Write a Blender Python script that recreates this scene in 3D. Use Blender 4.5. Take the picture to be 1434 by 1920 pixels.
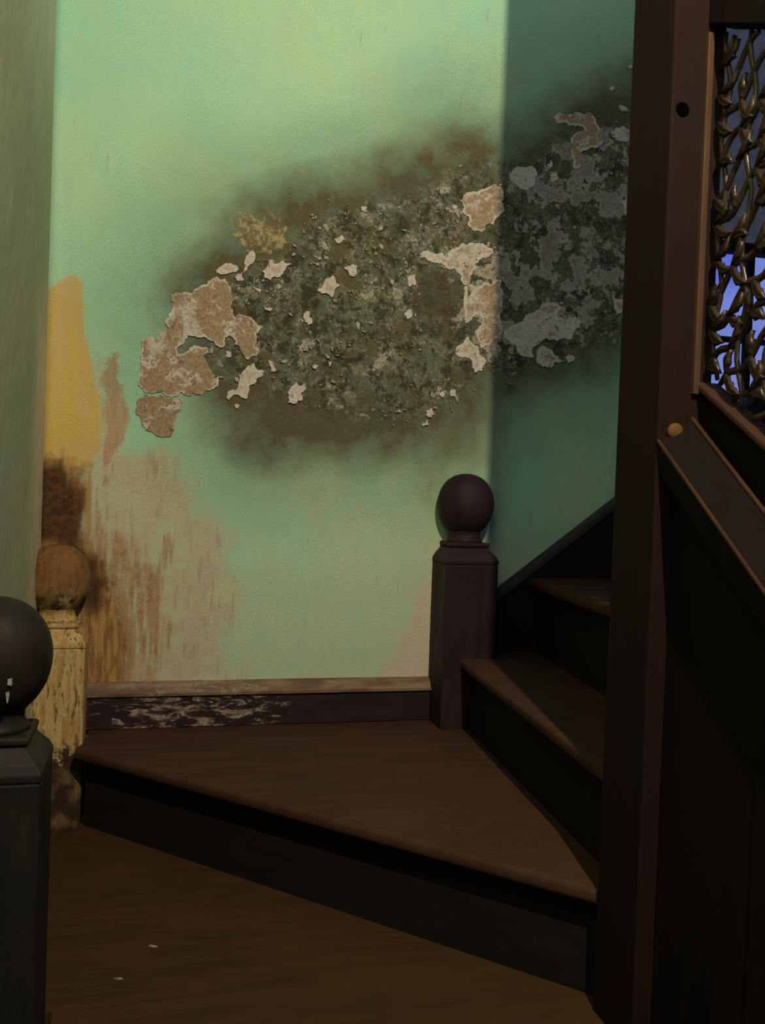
import bpy, bmesh, math, random
import numpy as np
from mathutils import Vector, Matrix
from mathutils.geometry import delaunay_2d_cdt

for o in list(bpy.data.objects):
    bpy.data.objects.remove(o)
scn = bpy.context.scene
col = scn.collection

# ------------------------------------------------------------------ camera
ZC = 1.65                                   # eye height above the lower floor
YAW, PITCH, ROLL = 0.25322, 0.02019, 0.03640
fwd0 = Vector((math.sin(YAW), math.cos(YAW), 0)); rgt0 = Vector((math.cos(YAW), -math.sin(YAW), 0)); up0 = Vector((0, 0, 1))
fwd = fwd0*math.cos(PITCH) - up0*math.sin(PITCH)
upv = up0*math.cos(PITCH) + fwd0*math.sin(PITCH)
rgt = rgt0*math.cos(ROLL) + upv*math.sin(ROLL)
up2 = upv*math.cos(ROLL) - rgt0*math.sin(ROLL)
cam = bpy.data.cameras.new('camera'); cam.sensor_fit = 'HORIZONTAL'; cam.sensor_width = 36.0
cam.lens = 1650.0/1434.0*36.0; cam.clip_start = 0.02
cam_o = bpy.data.objects.new('camera', cam); col.objects.link(cam_o)
m = Matrix((rgt, up2, -fwd)).transposed().to_4x4(); m.translation = Vector((0, 0, ZC))
cam_o.matrix_world = m
scn.camera = cam_o

# ------------------------------------------------------------------ light
w = bpy.data.worlds.new('world'); scn.world = w; w.use_nodes = True
bg = w.node_tree.nodes['Background']; bg.inputs[0].default_value = (0.22, 0.45, 1.0, 1); bg.inputs[1].default_value = 0.24
ld = bpy.data.lights.new('stair_lamp', 'POINT'); ld.energy = 195; ld.color = (1.0, 0.85, 0.60); ld.shadow_soft_size = 0.018
lo = bpy.data.objects.new('stair_lamp', ld); col.objects.link(lo); lo.location = (0.46, -0.15, 3.30)
scn.view_settings.view_transform = 'Standard'; scn.view_settings.look = 'None'
scn.view_settings.gamma = 1.0; scn.view_settings.use_curve_mapping = False
scn.view_settings.exposure = 0.0

# ------------------------------------------------------------------ helpers
def tag(o, label=None, cat=None, group=None, kind=None):
    if label: o['label'] = label
    if cat: o['category'] = cat
    if group: o['group'] = group
    if kind: o['kind'] = kind
    return o
def empty(name, loc=(0, 0, 0)):
    o = bpy.data.objects.new(name, None); o.empty_display_size = 0.05; o.location = loc; col.objects.link(o); return o
def link(name, me, mat=None, parent=None, loc=None, smooth=False):
    o = bpy.data.objects.new(name, me); col.objects.link(o)
    if mat and not me.materials: me.materials.append(mat)
    if parent:
        o.parent = parent; o.matrix_parent_inverse = Matrix.Translation(-parent.location)
    if loc is not None: o.location = loc
    if smooth: me.polygons.foreach_set('use_smooth', [True]*len(me.polygons))
    return o
def from_bm(name, bm, mat, parent=None, smooth=False, bevel=0.0, seg=2):
    if bevel:
        bmesh.ops.bevel(bm, geom=list(bm.edges), offset=bevel, segments=seg, affect='EDGES', profile=0.5, clamp_overlap=True)
    bmesh.ops.recalc_face_normals(bm, faces=bm.faces)
    me = bpy.data.meshes.new(name); bm.to_mesh(me); bm.free()
    return link(name, me, mat, parent, smooth=smooth)
def prism_z(pts, z0, z1):
    bm = bmesh.new(); vs = [bm.verts.new((x, y, z0)) for x, y in pts]
    f = bm.faces.new(vs); r = bmesh.ops.extrude_face_region(bm, geom=[f])
    for v in r['geom']:
        if isinstance(v, bmesh.types.BMVert): v.co.z = z1
    return bm
def prism_dir(pts3, d):
    bm = bmesh.new(); vs = [bm.verts.new(p) for p in pts3]; f = bm.faces.new(vs)
    r = bmesh.ops.extrude_face_region(bm, geom=[f])
    for v in r['geom']:
        if isinstance(v, bmesh.types.BMVert): v.co += Vector(d)
    return bm
def box(x0, x1, y0, y1, z0, z1):
    return prism_z([(x0, y0), (x1, y0), (x1, y1), (x0, y1)], z0, z1)
def lathe(prof, cx, cy, n=40, sq=False):
    bm = bmesh.new(); rings = []
    for r, z in prof:
        if sq: ring = [bm.verts.new((cx+sx*r, cy+sy*r, z)) for sx, sy in ((-1, -1), (1, -1), (1, 1), (-1, 1))]
        else: ring = [bm.verts.new((cx+r*math.cos(2*math.pi*k/n), cy+r*math.sin(2*math.pi*k/n), z)) for k in range(n)]
        rings.append(ring)
    for a, b in zip(rings, rings[1:]):
        L = len(a)
        for k in range(L): bm.faces.new((a[k], a[(k+1) % L], b[(k+1) % L], b[k]))
    bm.faces.new(rings[0][::-1]); bm.faces.new(rings[-1])
    return bm

# ---- procedural node helper
class N:
    def __init__(s, name, rough=0.6, spec=0.4):
        s.m = bpy.data.materials.new(name); s.m.use_nodes = True; s.t = s.m.node_tree
        s.b = s.t.nodes['Principled BSDF']; s.b.inputs['Roughness'].default_value = rough
        s.b.inputs['Specular IOR Level'].default_value = spec
        s.co = s.t.nodes.new('ShaderNodeTexCoord').outputs['Object']
    def lk(s, a, b): s.t.links.new(a, b)
    def put(s, sock, v):
        if isinstance(v, bpy.types.NodeSocket): s.lk(v, sock)
        elif isinstance(v, (tuple, list)) and len(v) == 3 and sock.type == 'RGBA': sock.default_value = (*v, 1)
        else: sock.default_value = v
    def mapv(s, scale=(1, 1, 1), rot=(0, 0, 0)):
        n = s.t.nodes.new('ShaderNodeMapping'); s.lk(s.co, n.inputs[0]); n.inputs['Scale'].default_value = scale; n.inputs['Rotation'].default_value = rot
        return n.outputs[0]
    def noise(s, scale, detail=4, rough=0.55, vec=None, dist=0.0):
        n = s.t.nodes.new('ShaderNodeTexNoise'); s.lk(vec or s.co, n.inputs['Vector'])
        n.inputs['Scale'].default_value = scale; n.inputs['Detail'].default_value = detail; n.inputs['Roughness'].default_value = rough; n.inputs['Distortion'].default_value = dist
        return n.outputs['Fac']
    def voro(s, scale, vec=None, feat='F1', out='Distance'):
        n = s.t.nodes.new('ShaderNodeTexVoronoi'); n.feature = feat; s.lk(vec or s.co, n.inputs['Vector']); n.inputs['Scale'].default_value = scale
        return n.outputs[out]
    def math(s, op, a, b=0.0, c=None, clamp=False):
        n = s.t.nodes.new('ShaderNodeMath'); n.operation = op; n.use_clamp = clamp
        s.put(n.inputs[0], a); s.put(n.inputs[1], b)
        if c is not None: s.put(n.inputs[2], c)
        return n.outputs[0]
    def ramp(s, v, lo, hi, a=0.0, b=1.0):
        n = s.t.nodes.new('ShaderNodeMapRange'); n.interpolation_type = 'SMOOTHSTEP'; n.clamp = True
        s.put(n.inputs['Value'], v); n.inputs['From Min'].default_value = lo; n.inputs['From Max'].default_value = hi
        n.inputs['To Min'].default_value = a; n.inputs['To Max'].default_value = b
        return n.outputs['Result']
    def mix(s, f, a, b, mode='MIX'):
        n = s.t.nodes.new('ShaderNodeMix'); n.data_type = 'RGBA'; n.blend_type = mode; n.clamp_factor = True
        s.put(n.inputs[0], f); s.put(n.inputs[6], a); s.put(n.inputs[7], b)
        return n.outputs[2]
    def attr(s, name):
        n = s.t.nodes.new('ShaderNodeAttribute'); n.attribute_name = name
        sp = s.t.nodes.new('ShaderNodeSeparateColor'); s.lk(n.outputs['Color'], sp.inputs[0])
        return sp.outputs[0], sp.outputs[1], sp.outputs[2], n.outputs['Alpha']
    def xyz(s):
        n = s.t.nodes.new('ShaderNodeSeparateXYZ'); s.lk(s.co, n.inputs[0]); return n.outputs
    def fin(s, color, bump=None, strength=0.3, dist=0.003, rough=None):
        s.put(s.b.inputs['Base Color'], color)
        if bump is not None:
            n = s.t.nodes.new('ShaderNodeBump'); n.inputs['Strength'].default_value = strength; n.inputs['Distance'].default_value = dist
            s.lk(bump, n.inputs['Height']); s.lk(n.outputs[0], s.b.inputs['Normal'])
        if rough is not None: s.put(s.b.inputs['Roughness'], rough)
        return s.m

# ---- numpy value noise and soft polygons, used for the worn surfaces
_rng = np.random.default_rng(7)
def vnoise(x, z, scale, octs=3, seed=0):
    rng = np.random.default_rng(seed); out = np.zeros_like(x); amp = 1.0; tot = 0.0
    for k in range(octs):
        T = rng.random((64, 64)); u = x*scale*2**k + 17.3*k; v = z*scale*2**k + 5.1*k
        i = np.floor(u).astype(int); j = np.floor(v).astype(int); fu = u-i; fv = v-j
        fu = fu*fu*(3-2*fu); fv = fv*fv*(3-2*fv)
        a = T[i % 64, j % 64]; b = T[(i+1) % 64, j % 64]; c = T[i % 64, (j+1) % 64]; d = T[(i+1) % 64, (j+1) % 64]
        out += amp*((a*(1-fu)+b*fu)*(1-fv) + (c*(1-fu)+d*fu)*fv); tot += amp; amp *= 0.5
    return out/tot
def sdf(x, z, poly):
    p = np.array(poly, float)/1000.0; d2 = np.full(x.shape, 1e9); ins = np.zeros(x.shape, bool)
    for (ax, az), (bx, bz) in zip(p, np.roll(p, -1, 0)):
        ex, ez = bx-ax, bz-az; L = ex*ex+ez*ez+1e-12
        t = np.clip(((x-ax)*ex+(z-az)*ez)/L, 0, 1); d2 = np.minimum(d2, (x-ax-t*ex)**2+(z-az-t*ez)**2)
        cr = (az > z) != (bz > z)
        ins ^= cr & (x < ex*(z-az)/(ez if abs(ez) > 1e-9 else 1e-9)+ax)
    return np.where(ins, -1, 1)*np.sqrt(d2)
def soft(x, z, poly, inner, outer):
    t = np.clip((outer - sdf(x, z, poly))/(inner+outer), 0, 1)
    return t*t*(3-2*t)

# outlines of the damp and flaked areas, in millimetres on the back wall (along the wall, height)
PATCHES = [
  [(25,2164),(41,2173),(76,2174),(90,2188),(119,2201),(138,2223),(168,2223),(174,2211),(185,2184),(193,2165),(184,2143),(192,2126),(197,2119),(212,2128),(237,2123),(253,2109),(271,2100),(254,2078),(257,2063),(253,2042),(266,2036),(256,2017),(236,2005),(223,2017),(212,2039),(199,2046),(194,2063),(181,2070),(171,2056),(169,2036),(149,2037),(142,2049),(126,2053),(114,2059),(99,2056),(74,2061),(65,2048),(48,2026),(46,2009),(71,2016),(80,2029),(100,2033),(127,2030),(128,2017),(116,2006),(129,1982),(147,1958),(145,1948),(160,1954),(158,1939),(146,1920),(126,1916),(106,1902),(91,1906),(79,1898),(67,1900),(57,1907),(45,1893),(26,1892),(11,1906),(-9,1900),(-38,1903),(-48,1915),(-46,1955),(-50,1999),(-49,2039),(-28,2050),(-13,2042),(15,2064),(20,2079),(12,2093),(19,2111),(28,2125)],
  [(-37,1895),(11,1898),(26,1885),(65,1887),(61,1857),(47,1831),(39,1790),(19,1782),(-10,1793),(-40,1811),(-55,1840),(-51,1880)],
  [(138,2240),(157,2255),(192,2261),(203,2252),(183,2240),(153,2232)],
  [(222,2289),(239,2304),(247,2284),(238,2268),(225,2256),(216,2222),(199,2218),(193,2228),(213,2242),(220,2261)],
  [(266,2253),(281,2267),(281,2282),(293,2286),(301,2274),(324,2284),(348,2279),(330,2259),(316,2240),(290,2230),(272,2235)],
  [(421,2214),(439,2233),(451,2250),(464,2262),(473,2247),(484,2232),(471,2216),(459,2199),(448,2208),(432,2207)],
  [(212,1963),(232,1984),(252,1999),(265,1979),(283,1978),(278,1965),(261,1956),(256,1940),(241,1931),(237,1900),(217,1904),(199,1906),(189,1892),(181,1899),(186,1918),(203,1921),(213,1940)],
  [(347,1923),(362,1942),(370,1953),(380,1943),(393,1952),(399,1939),(386,1925),(390,1907),(369,1893),(351,1895)],
  [(290,2009),(303,2005),(314,1980),(299,1981)],
  [(175,2026),(190,2025),(188,2009),(175,2011)],
  [(493,2286),(519,2296),(533,2292),(529,2263),(512,2264)],
  [(466,2363),(482,2373),(495,2364),(475,2349)],
  [(386,2146),(402,2152),(411,2127),(398,2113),(390,2125)],
  [(272,2156),(298,2151),(293,2143),(278,2147)],
  [(413,2002),(431,2006),(423,1993)],
  [(457,2019),(470,2017),(463,2003)],
  [(245,2202),(265,2202),(261,2191)],
  [(202,1880),(217,1881),(210,1871)],
  [(828,2513),(848,2532),(882,2542),(913,2559),(940,2573),(962,2562),(966,2539),(960,2522),(971,2497),(948,2475),(938,2454),(901,2427),(873,2431),(858,2446),(861,2468),(840,2479),(842,2499)],
  [(716,2334),(739,2359),(780,2356),(801,2342),(820,2370),(840,2388),(874,2395),(916,2390),(938,2382),(918,2354),(884,2331),(878,2305),(869,2271),(852,2270),(844,2295),(822,2315),(781,2324),(740,2330)],
  [(855,2264),(893,2267),(935,2278),(969,2294),(975,2255),(970,2189),(979,2150),(969,2123),(942,2101),(915,2089),(900,2104),(892,2136),(912,2158),(907,2183),(890,2185),(863,2157),(854,2205)],
  [(835,2080),(859,2101),(875,2119),(893,2097),(908,2072),(926,2064),(921,2024),(897,2016),(888,2048),(867,2059),(839,2064)],
  [(984,2147),(1080,2212),(1137,2243),(1166,2232),(1153,2204),(1175,2193),(1212,2209),(1234,2198),(1213,2169),(1207,2142),(1156,2128),(1120,2135),(1077,2105),(1082,2075),(1043,2076),(1020,2107),(985,2124)],
  [(1091,2093),(1113,2111),(1135,2103),(1158,2084),(1174,2069),(1145,2053),(1109,2051),(1090,2069)],
  [(1180,2083),(1202,2091),(1217,2085),(1196,2067)],
  [(1336,2281),(1351,2273),(1374,2278),(1376,2230),(1346,2221),(1341,2248)],
  [(981,2610),(1005,2632),(1047,2638),(1070,2621),(1064,2587),(1036,2564),(1015,2568),(993,2585)],
  [(685,2279),(705,2285),(709,2256),(689,2248)],
  [(750,1899),(767,1906),(779,1891),(768,1877),(754,1883)],
  [(742,1860),(758,1870),(762,1858),(745,1850)],
  [(676,2170),(692,2184),(702,2172),(686,2155)],
  [(537,2457),(553,2462),(555,2450),(544,2447)],
  [(808,2495),(822,2496),(816,2483)],
  [(792,1950),(802,1957),(806,1941),(796,1939)],
  [(823,1959),(840,1963),(844,1944),(827,1943)],
  [(1113,2787),(1127,2803),(1166,2806),(1199,2817),(1229,2821),(1247,2812),(1261,2787),(1284,2766),(1287,2741),(1264,2721),(1234,2713),(1209,2698),(1207,2655),(1194,2645),(1186,2675),(1174,2709),(1173,2732),(1189,2753),(1219,2769),(1193,2779),(1167,2774),(1133,2775)],
  [(1306,2773),(1322,2789),(1348,2797),(1378,2791),(1379,2764),(1364,2754),(1329,2751),(1311,2760)],
  [(1328,2859),(1339,2859),(1355,2851),(1366,2845),(1351,2844),(1335,2846)],
  [(1293,2905),(1304,2912),(1315,2908),(1306,2897)],
  [(1351,2976),(1375,2988),(1375,2980),(1362,2972)],
  [(1100,2649),(1112,2664),(1119,2647),(1109,2636)],
  [(1350,2574),(1376,2579),(1380,2554),(1373,2513),(1361,2536)],
  [(1107,2603),(1114,2627),(1131,2631),(1142,2615),(1124,2598)]]
MASKS = {
  'soot': [(-3,2152),(55,2308),(158,2420),(301,2488),(479,2554),(632,2626),(805,2711),(985,2767),(1221,2904),(1486,3057),(1595,2729),(1617,2299),(1385,2082),(1227,1990),(987,1911),(907,1812),(698,1724),(448,1714),(223,1734),(105,1830),(30,1969)],
  'core': [(192,2243),(365,2348),(452,2462),(668,2502),(858,2602),(1024,2639),(1192,2772),(1368,2829),(1587,2893),(1617,2299),(1379,2196),(1223,2070),(1017,2008),(915,2032),(805,1884),(597,1857),(381,1890),(173,1936),(127,2048)],
  'yellow': [(-325,2144),(-279,2155),(-222,2209),(-197,2177),(-188,2080),(-172,1941),(-150,1858),(-153,1759),(-174,1687),(-312,1654)],
  'scorch': [(-313,1709),(-235,1727),(-170,1702),(-152,1618),(-166,1539),(-113,1462),(-70,1377),(-53,1262),(-36,1161),(-40,1075),(-296,1081)],
  'char': [(-312,1682),(-240,1685),(-205,1616),(-203,1517),(-140,1434),(-117,1363),(-142,1291),(-164,1348),(-187,1447),(-229,1503),(-307,1473)],
  'cream': [(-183,2024),(-148,1957),(-111,1832),(-74,1763),(8,1796),(72,1741),(133,1628),(201,1527),(225,1336),(205,1188),(317,1126),(626,1106),(660,1028),(-296,1053),(-314,1737)],
  'tan': [(-157,1914),(-135,1986),(-106,2002),(-85,1862),(-108,1761),(-146,1660),(-158,1745)],
  'pink': [(854,1480),(794,1416),(745,1338),(693,1213),(610,1091),(612,1044),(872,1038)],
  'brown': [(717,2318),(781,2318),(823,2309),(847,2289),(854,2211),(836,2138),(804,2097),(742,2105),(719,2167),(709,2256)],
  'buff': [(164,2369),(222,2426),(294,2429),(347,2389),(354,2339),(287,2316),(196,2317)],
  'redstreak': [(-36,1176),(-28,1349),(17,1494),(50,1545),(67,1466),(35,1364),(25,1233),(6,1146)],
  'bare': [(976,2382),(1017,2607),(1109,2681),(1157,2775),(1279,2800),(1406,2802),(1433,2217),(1290,2164),(1082,2108),(997,2077),(863,2075),(841,2291),(900,2406)],
  'rust': [(-312,1682),(-126,1675),(-69,1578),(18,1465),(84,1364),(74,1233),(94,1057),(-296,1067)],
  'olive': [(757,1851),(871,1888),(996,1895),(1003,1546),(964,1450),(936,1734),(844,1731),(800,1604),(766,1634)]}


# ------------------------------------------------------------------ materials
def wall_material():
    n = N('damp_green_plaster', 0.85, 0.15)
    soot, core, yellow, scorch = n.attr('stain_a'); cream, tan, pink, brown = n.attr('stain_b'); char, buff, red, olive = n.attr('stain_c'); bare, rust, _, _ = n.attr('stain_d'); hz = n.xyz()[2]
    big = n.noise(3.0, 3); mid = n.noise(14, 4, 0.6); fine = n.noise(70, 5, 0.65); grit = n.noise(420, 2, 0.7)
    vs = n.noise(26, 4, 0.6, n.mapv((1, 1, 0.16)))           # vertical run marks
    vs2 = n.noise(75, 3, 0.6, n.mapv((1, 1, 0.12)))
    base = n.mix(n.ramp(big, .35, .65), (.37, .66, .44), (.44, .67, .41))
    base = n.mix(n.ramp(mid, .5, .75, 0, .35), base, (.34, .61, .50))
    base = n.mix(n.ramp(vs, .52, .75, 0, .35), base, (.42, .57, .40))
    low_tint = n.ramp(n.math('ADD', hz, n.math('ADD', n.math('MULTIPLY', n.math('SUBTRACT', big, .5), -.9), n.math('MULTIPLY', n.math('SUBTRACT', vs, .5), .8))), 1.95, 1.25, 0, .75)  # base turns beige-green towards the bottom, broken up by noise
    base = n.mix(low_tint, base, n.mix(n.ramp(mid, .4, .6), (.45, .55, .38), (.50, .54, .36)))
    c = base
    crm = n.ramp(n.math('ADD', n.math('ADD', cream, n.math('MULTIPLY', n.math('SUBTRACT', vs, .5), .9)), n.math('MULTIPLY', n.math('SUBTRACT', mid, .5), 1.2)), .25, .85)
    ccol = n.mix(n.ramp(fine, .4, .6), (.55, .47, .31), (.52, .39, .27)); ccol = n.mix(n.ramp(mid, .45, .6), ccol, (.52, .52, .33))
    ccol = n.mix(n.ramp(vs2, .54, .70, 0, .6), ccol, (.36, .21, .10))
    c = n.mix(n.math('MULTIPLY', crm, .82), c, ccol)
    pk = n.ramp(n.math('ADD', pink, n.math('MULTIPLY', n.math('SUBTRACT', mid, .5), 1.4)), .25, .85)
    c = n.mix(pk, c, n.mix(n.ramp(fine, .4, .6), (.62, .50, .42), (.55, .48, .36)))
    tn = n.ramp(n.math('ADD', tan, n.math('ADD', n.math('MULTIPLY', n.math('SUBTRACT', fine, .5), 1.2), n.math('SUBTRACT', vs, .5))), .3, .8)
    c = n.mix(n.math('MULTIPLY', tn, .8), c, n.mix(n.ramp(vs2, .4, .6), (.42, .24, .13), (.50, .30, .17)))
    rs = n.ramp(n.math('ADD', red, n.math('MULTIPLY', n.math('SUBTRACT', vs2, .5), 2.6)), .4, 1.0)
    c = n.mix(n.math('MULTIPLY', rs, .65), c, (.40, .21, .13))
    ru = n.ramp(n.math('ADD', rust, n.math('ADD', n.math('MULTIPLY', n.math('SUBTRACT', vs2, .5), 2.2), n.math('MULTIPLY', n.math('SUBTRACT', n.noise(9, 4, .6), .5), 1.8))), .4, 1.25)
    c = n.mix(n.math('MULTIPLY', ru, .75), c, n.mix(n.ramp(fine, .4, .6), (.30, .155, .055), (.46, .29, .12)))
    yl = n.ramp(n.math('ADD', yellow, n.math('ADD', n.math('MULTIPLY', n.math('SUBTRACT', vs, .5), .7), n.math('MULTIPLY', n.math('SUBTRACT', fine, .5), .6))), .2, .85)
    c = n.mix(n.math('MULTIPLY', yl, .95), c, n.mix(n.ramp(vs, .4, .6), (.64, .45, .10), (.60, .44, .17)))
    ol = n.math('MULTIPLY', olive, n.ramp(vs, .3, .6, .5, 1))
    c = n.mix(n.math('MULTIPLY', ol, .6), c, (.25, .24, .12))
    # damp bloom: dark brown-green film that thins out at its border
    st = n.math('MULTIPLY', soot, n.ramp(mid, .25, .7, 1.15, .92), clamp=True)
    scol = n.mix(n.ramp(n.noise(7, 4, .6), .4, .6), (.105, .090, .044), (.086, .090, .052))
    scol = n.mix(n.ramp(fine, .5, .7, 0, .5), scol, (.13, .13, .08))
    c = n.mix(st, c, scol)
    bf = n.ramp(n.math('ADD', buff, n.math('MULTIPLY', n.math('SUBTRACT', fine, .5), 1.5)), .45, .95)
    c = n.mix(n.math('MULTIPLY', bf, .75), c, n.mix(n.ramp(fine, .45, .6), (.20, .15, .07), (.46, .37, .20)))
    # broken paint in the middle of the bloom: dark pits, green-grey islands, pale curled edges
    wv = n.t.nodes.new('ShaderNodeVectorMath'); wv.operation = 'MULTIPLY_ADD'
    wn = n.t.nodes.new('ShaderNodeTexNoise'); n.lk(n.co, wn.inputs['Vector']); wn.inputs['Scale'].default_value = 22; wn.inputs['Detail'].default_value = 4
    n.lk(wn.outputs['Color'], wv.inputs[0]); wv.inputs[1].default_value = (.05, .05, .05); n.lk(n.co, wv.inputs[2])
    wp = wv.outputs[0]
    br = n.noise(17, 6, .66, wp); br2 = n.noise(85, 4, .7, wp); br3 = n.noise(30, 5, .62, wp)
    isl = n.math('MULTIPLY', n.ramp(n.math('ADD', br, n.math('MULTIPLY', n.math('SUBTRACT', br2, .5), .5)), .50, .57), core)
    dk = n.math('MULTIPLY', n.ramp(n.math('ADD', br3, n.math('MULTIPLY', n.math('SUBTRACT', br2, .5), .5)), .50, .40), core)
    icol = n.mix(n.ramp(n.noise(9, 4, .6), .42, .58), (.105, .108, .068), (.155, .122, .080)); icol = n.mix(n.ramp(br2, .5, .62, 0, .7), icol, (.22, .235, .165))
    c = n.mix(n.math('MULTIPLY', isl, .85), c, icol)
    c = n.mix(n.math('MULTIPLY', dk, .8), c, (.030, .032, .020))
    ln1 = n.ramp(n.math('ABSOLUTE', n.math('SUBTRACT', br, .53)), .012, .003); ln2 = n.ramp(n.math('ABSOLUTE', n.math('SUBTRACT', br3, .56)), .014, .003)
    ln = n.math('MULTIPLY', n.math('MAXIMUM', ln1, ln2), n.math('MULTIPLY', core, n.ramp(n.noise(11, 3), .48, .60)))
    sp = n.math('MULTIPLY', n.ramp(br2, .64, .70), core)
    lt = n.math('MAXIMUM', n.math('MULTIPLY', ln, .8), sp)
    pn = n.math('ADD', n.noise(11, 7, .70), n.math('MULTIPLY', bare, .095))
    pl = n.math('MULTIPLY', n.ramp(pn, .592, .604), n.ramp(core, .45, .75)); pin = n.ramp(pn, .61, .665)
    pcol = n.mix(n.math('MULTIPLY', pin, n.ramp(fine, .35, .65, .5, 1)), (.40, .36, .29), n.mix(n.ramp(mid, .4, .6), (.22, .16, .105), (.25, .22, .19)))
    c = n.mix(n.math('MULTIPLY', lt, .85), c, n.mix(n.ramp(mid, .42, .58), (.34, .38, .28), (.44, .38, .31)))
    c = n.mix(n.math('MULTIPLY', pl, .9), c, pcol)
    bw = n.math('MULTIPLY', brown, n.ramp(fine, .3, .6, .9, .55))
    c = n.mix(bw, c, n.mix(n.ramp(mid, .4, .6), (.085, .055, .028), (.07, .06, .035)))
    # heat stain by the corner post
    sc = n.ramp(n.math('ADD', scorch, n.math('ADD', n.math('MULTIPLY', n.math('SUBTRACT', vs2, .5), 1.3), n.math('MULTIPLY', n.math('SUBTRACT', fine, .5), .9))), .25, 1.0)
    c = n.mix(n.math('MULTIPLY', sc, .92), c, n.mix(n.ramp(vs2, .38, .62), (.19, .072, .018), (.44, .26, .085)))
    ch = n.ramp(n.math('ADD', char, n.math('ADD', n.math('MULTIPLY', n.math('SUBTRACT', vs, .5), .7), n.math('MULTIPLY', n.math('SUBTRACT', fine, .5), .6))), .2, .9)
    c = n.mix(n.math('MULTIPLY', ch, .9), c, n.mix(n.ramp(fine, .4, .65), (.030, .014, .008), (.12, .045, .014)))
    c = n.mix(.55, c, n.mix(grit, (0, 0, 0), (1, 1, 1)), 'OVERLAY')
    h = n.math('ADD', n.math('MULTIPLY', n.noise(80, 3, .65), .4), n.math('MULTIPLY', n.noise(420, 1), .12))
    return n.fin(c, h, .5, .003)
def wood(name, ca, cb, cc=None, rough=.5, scale=22, stretch=(1, 1, 1), spec=.35, wear=None):
    n = N(name, rough, spec)
    g = n.noise(scale, 4, .6, n.mapv(stretch), .5); b = n.noise(5, 3); f = n.noise(160, 3, .6, n.mapv(stretch))
    c = n.mix(n.ramp(g, .35, .65), ca, cb)
    c = n.mix(n.ramp(b, .45, .7, 0, .55), c, cc or ca)
    c = n.mix(n.ramp(f, .55, .7, 0, .35), c, tuple(v*.45 for v in ca))
    if wear: c = n.mix(n.math('MULTIPLY', n.ramp(n.noise(38, 5, .7), .66, .72), wear[1]), c, wear[0])
    return n.fin(c, g, .25, .002, n.ramp(g, .3, .7, rough-.08, rough+.12))
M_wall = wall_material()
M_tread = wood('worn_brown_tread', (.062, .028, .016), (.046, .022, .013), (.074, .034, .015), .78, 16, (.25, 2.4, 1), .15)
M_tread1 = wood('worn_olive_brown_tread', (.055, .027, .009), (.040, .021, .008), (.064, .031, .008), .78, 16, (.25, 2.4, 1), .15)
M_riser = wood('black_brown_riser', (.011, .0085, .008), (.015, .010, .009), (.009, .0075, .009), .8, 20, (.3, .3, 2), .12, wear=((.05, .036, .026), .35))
M_newel = wood('dark_plum_newel', (.021, .011, .013), (.028, .015, .016), (.016, .010, .014), .6, 24, (1, 1, .25), .18)
M_near = wood('dark_olive_newel', (.012, .012, .008), (.022, .015, .009), (.009, .011, .008), .55, 24, (1, 1, .25), .2)
M_post = wood('red_brown_post', (.0125, .0068, .006), (.0175, .007, .0052), (.0095, .007, .0058), .8, 26, (1, 1, .2), .12)
M_panel = wood('black_brown_panel', (.007, .0045, .0045), (.010, .0055, .0045), (.006, .0045, .006), .8, 24, (1, 1, .25), .1)
M_rail = wood('red_brown_rail', (.050, .020, .010), (.036, .015, .009), (.060, .025, .010), .65, 26, (1, .3, .3), .2)
M_bead = wood('rubbed_brown_bead', (.075, .038, .02), (.055, .027, .015), None, .6, 26, (1, 1, .3), .2)
M_carve = wood('carved_brown_wood', (.028, .016, .011), (.038, .020, .012), (.020, .015, .014), .36, 40, (1, 1, 1), .4)
M_string = wood('blue_black_string', (.012, .010, .012), (.016, .013, .014), None, .7, 24, (.4, 1, 1), .15)
M_cap = wood('string_cap_wood', (.055, .045, .045), (.040, .032, .034), None, .6, 24, (.4, 1, 1), .2)
def patch_material():
    n = N('bare_lime_plaster', .9, .1); rim, hue, _, _ = n.attr('edge')
    mid = n.noise(10, 9, .72); fine = n.noise(110, 4, .65); grit = n.noise(420, 2, .7)
    pale = n.mix(n.ramp(fine, .4, .6), (.47, .415, .345), (.60, .54, .46))
    tan = n.mix(n.ramp(fine, .4, .6), (.27, .185, .105), (.37, .275, .175))
    k = n.ramp(n.math('ADD', n.math('ADD', mid, n.math('MULTIPLY', n.math('MULTIPLY', rim, n.ramp(n.noise(35, 3), .35, .6, .1, 1)), .42)), n.math('MULTIPLY', n.math('SUBTRACT', .5, hue), 1.0)), .44, .60)
    wv = n.t.nodes.new('ShaderNodeVectorMath'); wv.operation = 'MULTIPLY_ADD'
    wn = n.t.nodes.new('ShaderNodeTexNoise'); n.lk(n.co, wn.inputs['Vector']); wn.inputs['Scale'].default_value = 30; wn.inputs['Detail'].default_value = 4
    n.lk(wn.outputs['Color'], wv.inputs[0]); wv.inputs[1].default_value = (.05, .05, .05); n.lk(n.co, wv.inputs[2])
    curl = n.ramp(n.math('ABSOLUTE', n.math('SUBTRACT', n.noise(16, 5, .6, wv.outputs[0]), .5)), .035, .010)
    k = n.math('MAXIMUM', k, n.math('MULTIPLY', curl, n.ramp(n.noise(20, 2), .4, .55)))
    c = n.mix(k, tan, pale); c = n.mix(n.ramp(n.noise(48, 6, .7), .60, .66, 0, .75), c, (.10, .085, .05))
    c = n.mix(.25, c, n.mix(grit, (0, 0, 0), (1, 1, 1)), 'OVERLAY')
    return n.fin(c, fine, .5, .003)
M_patch = patch_material()
def flake_material():
    n = N('loose_paint_flake', .85, .15); v = n.noise(18, 3)
    c = n.mix(n.ramp(v, .4, .6), (.22, .25, .17), (.42, .37, .29)); return n.fin(c)
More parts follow.
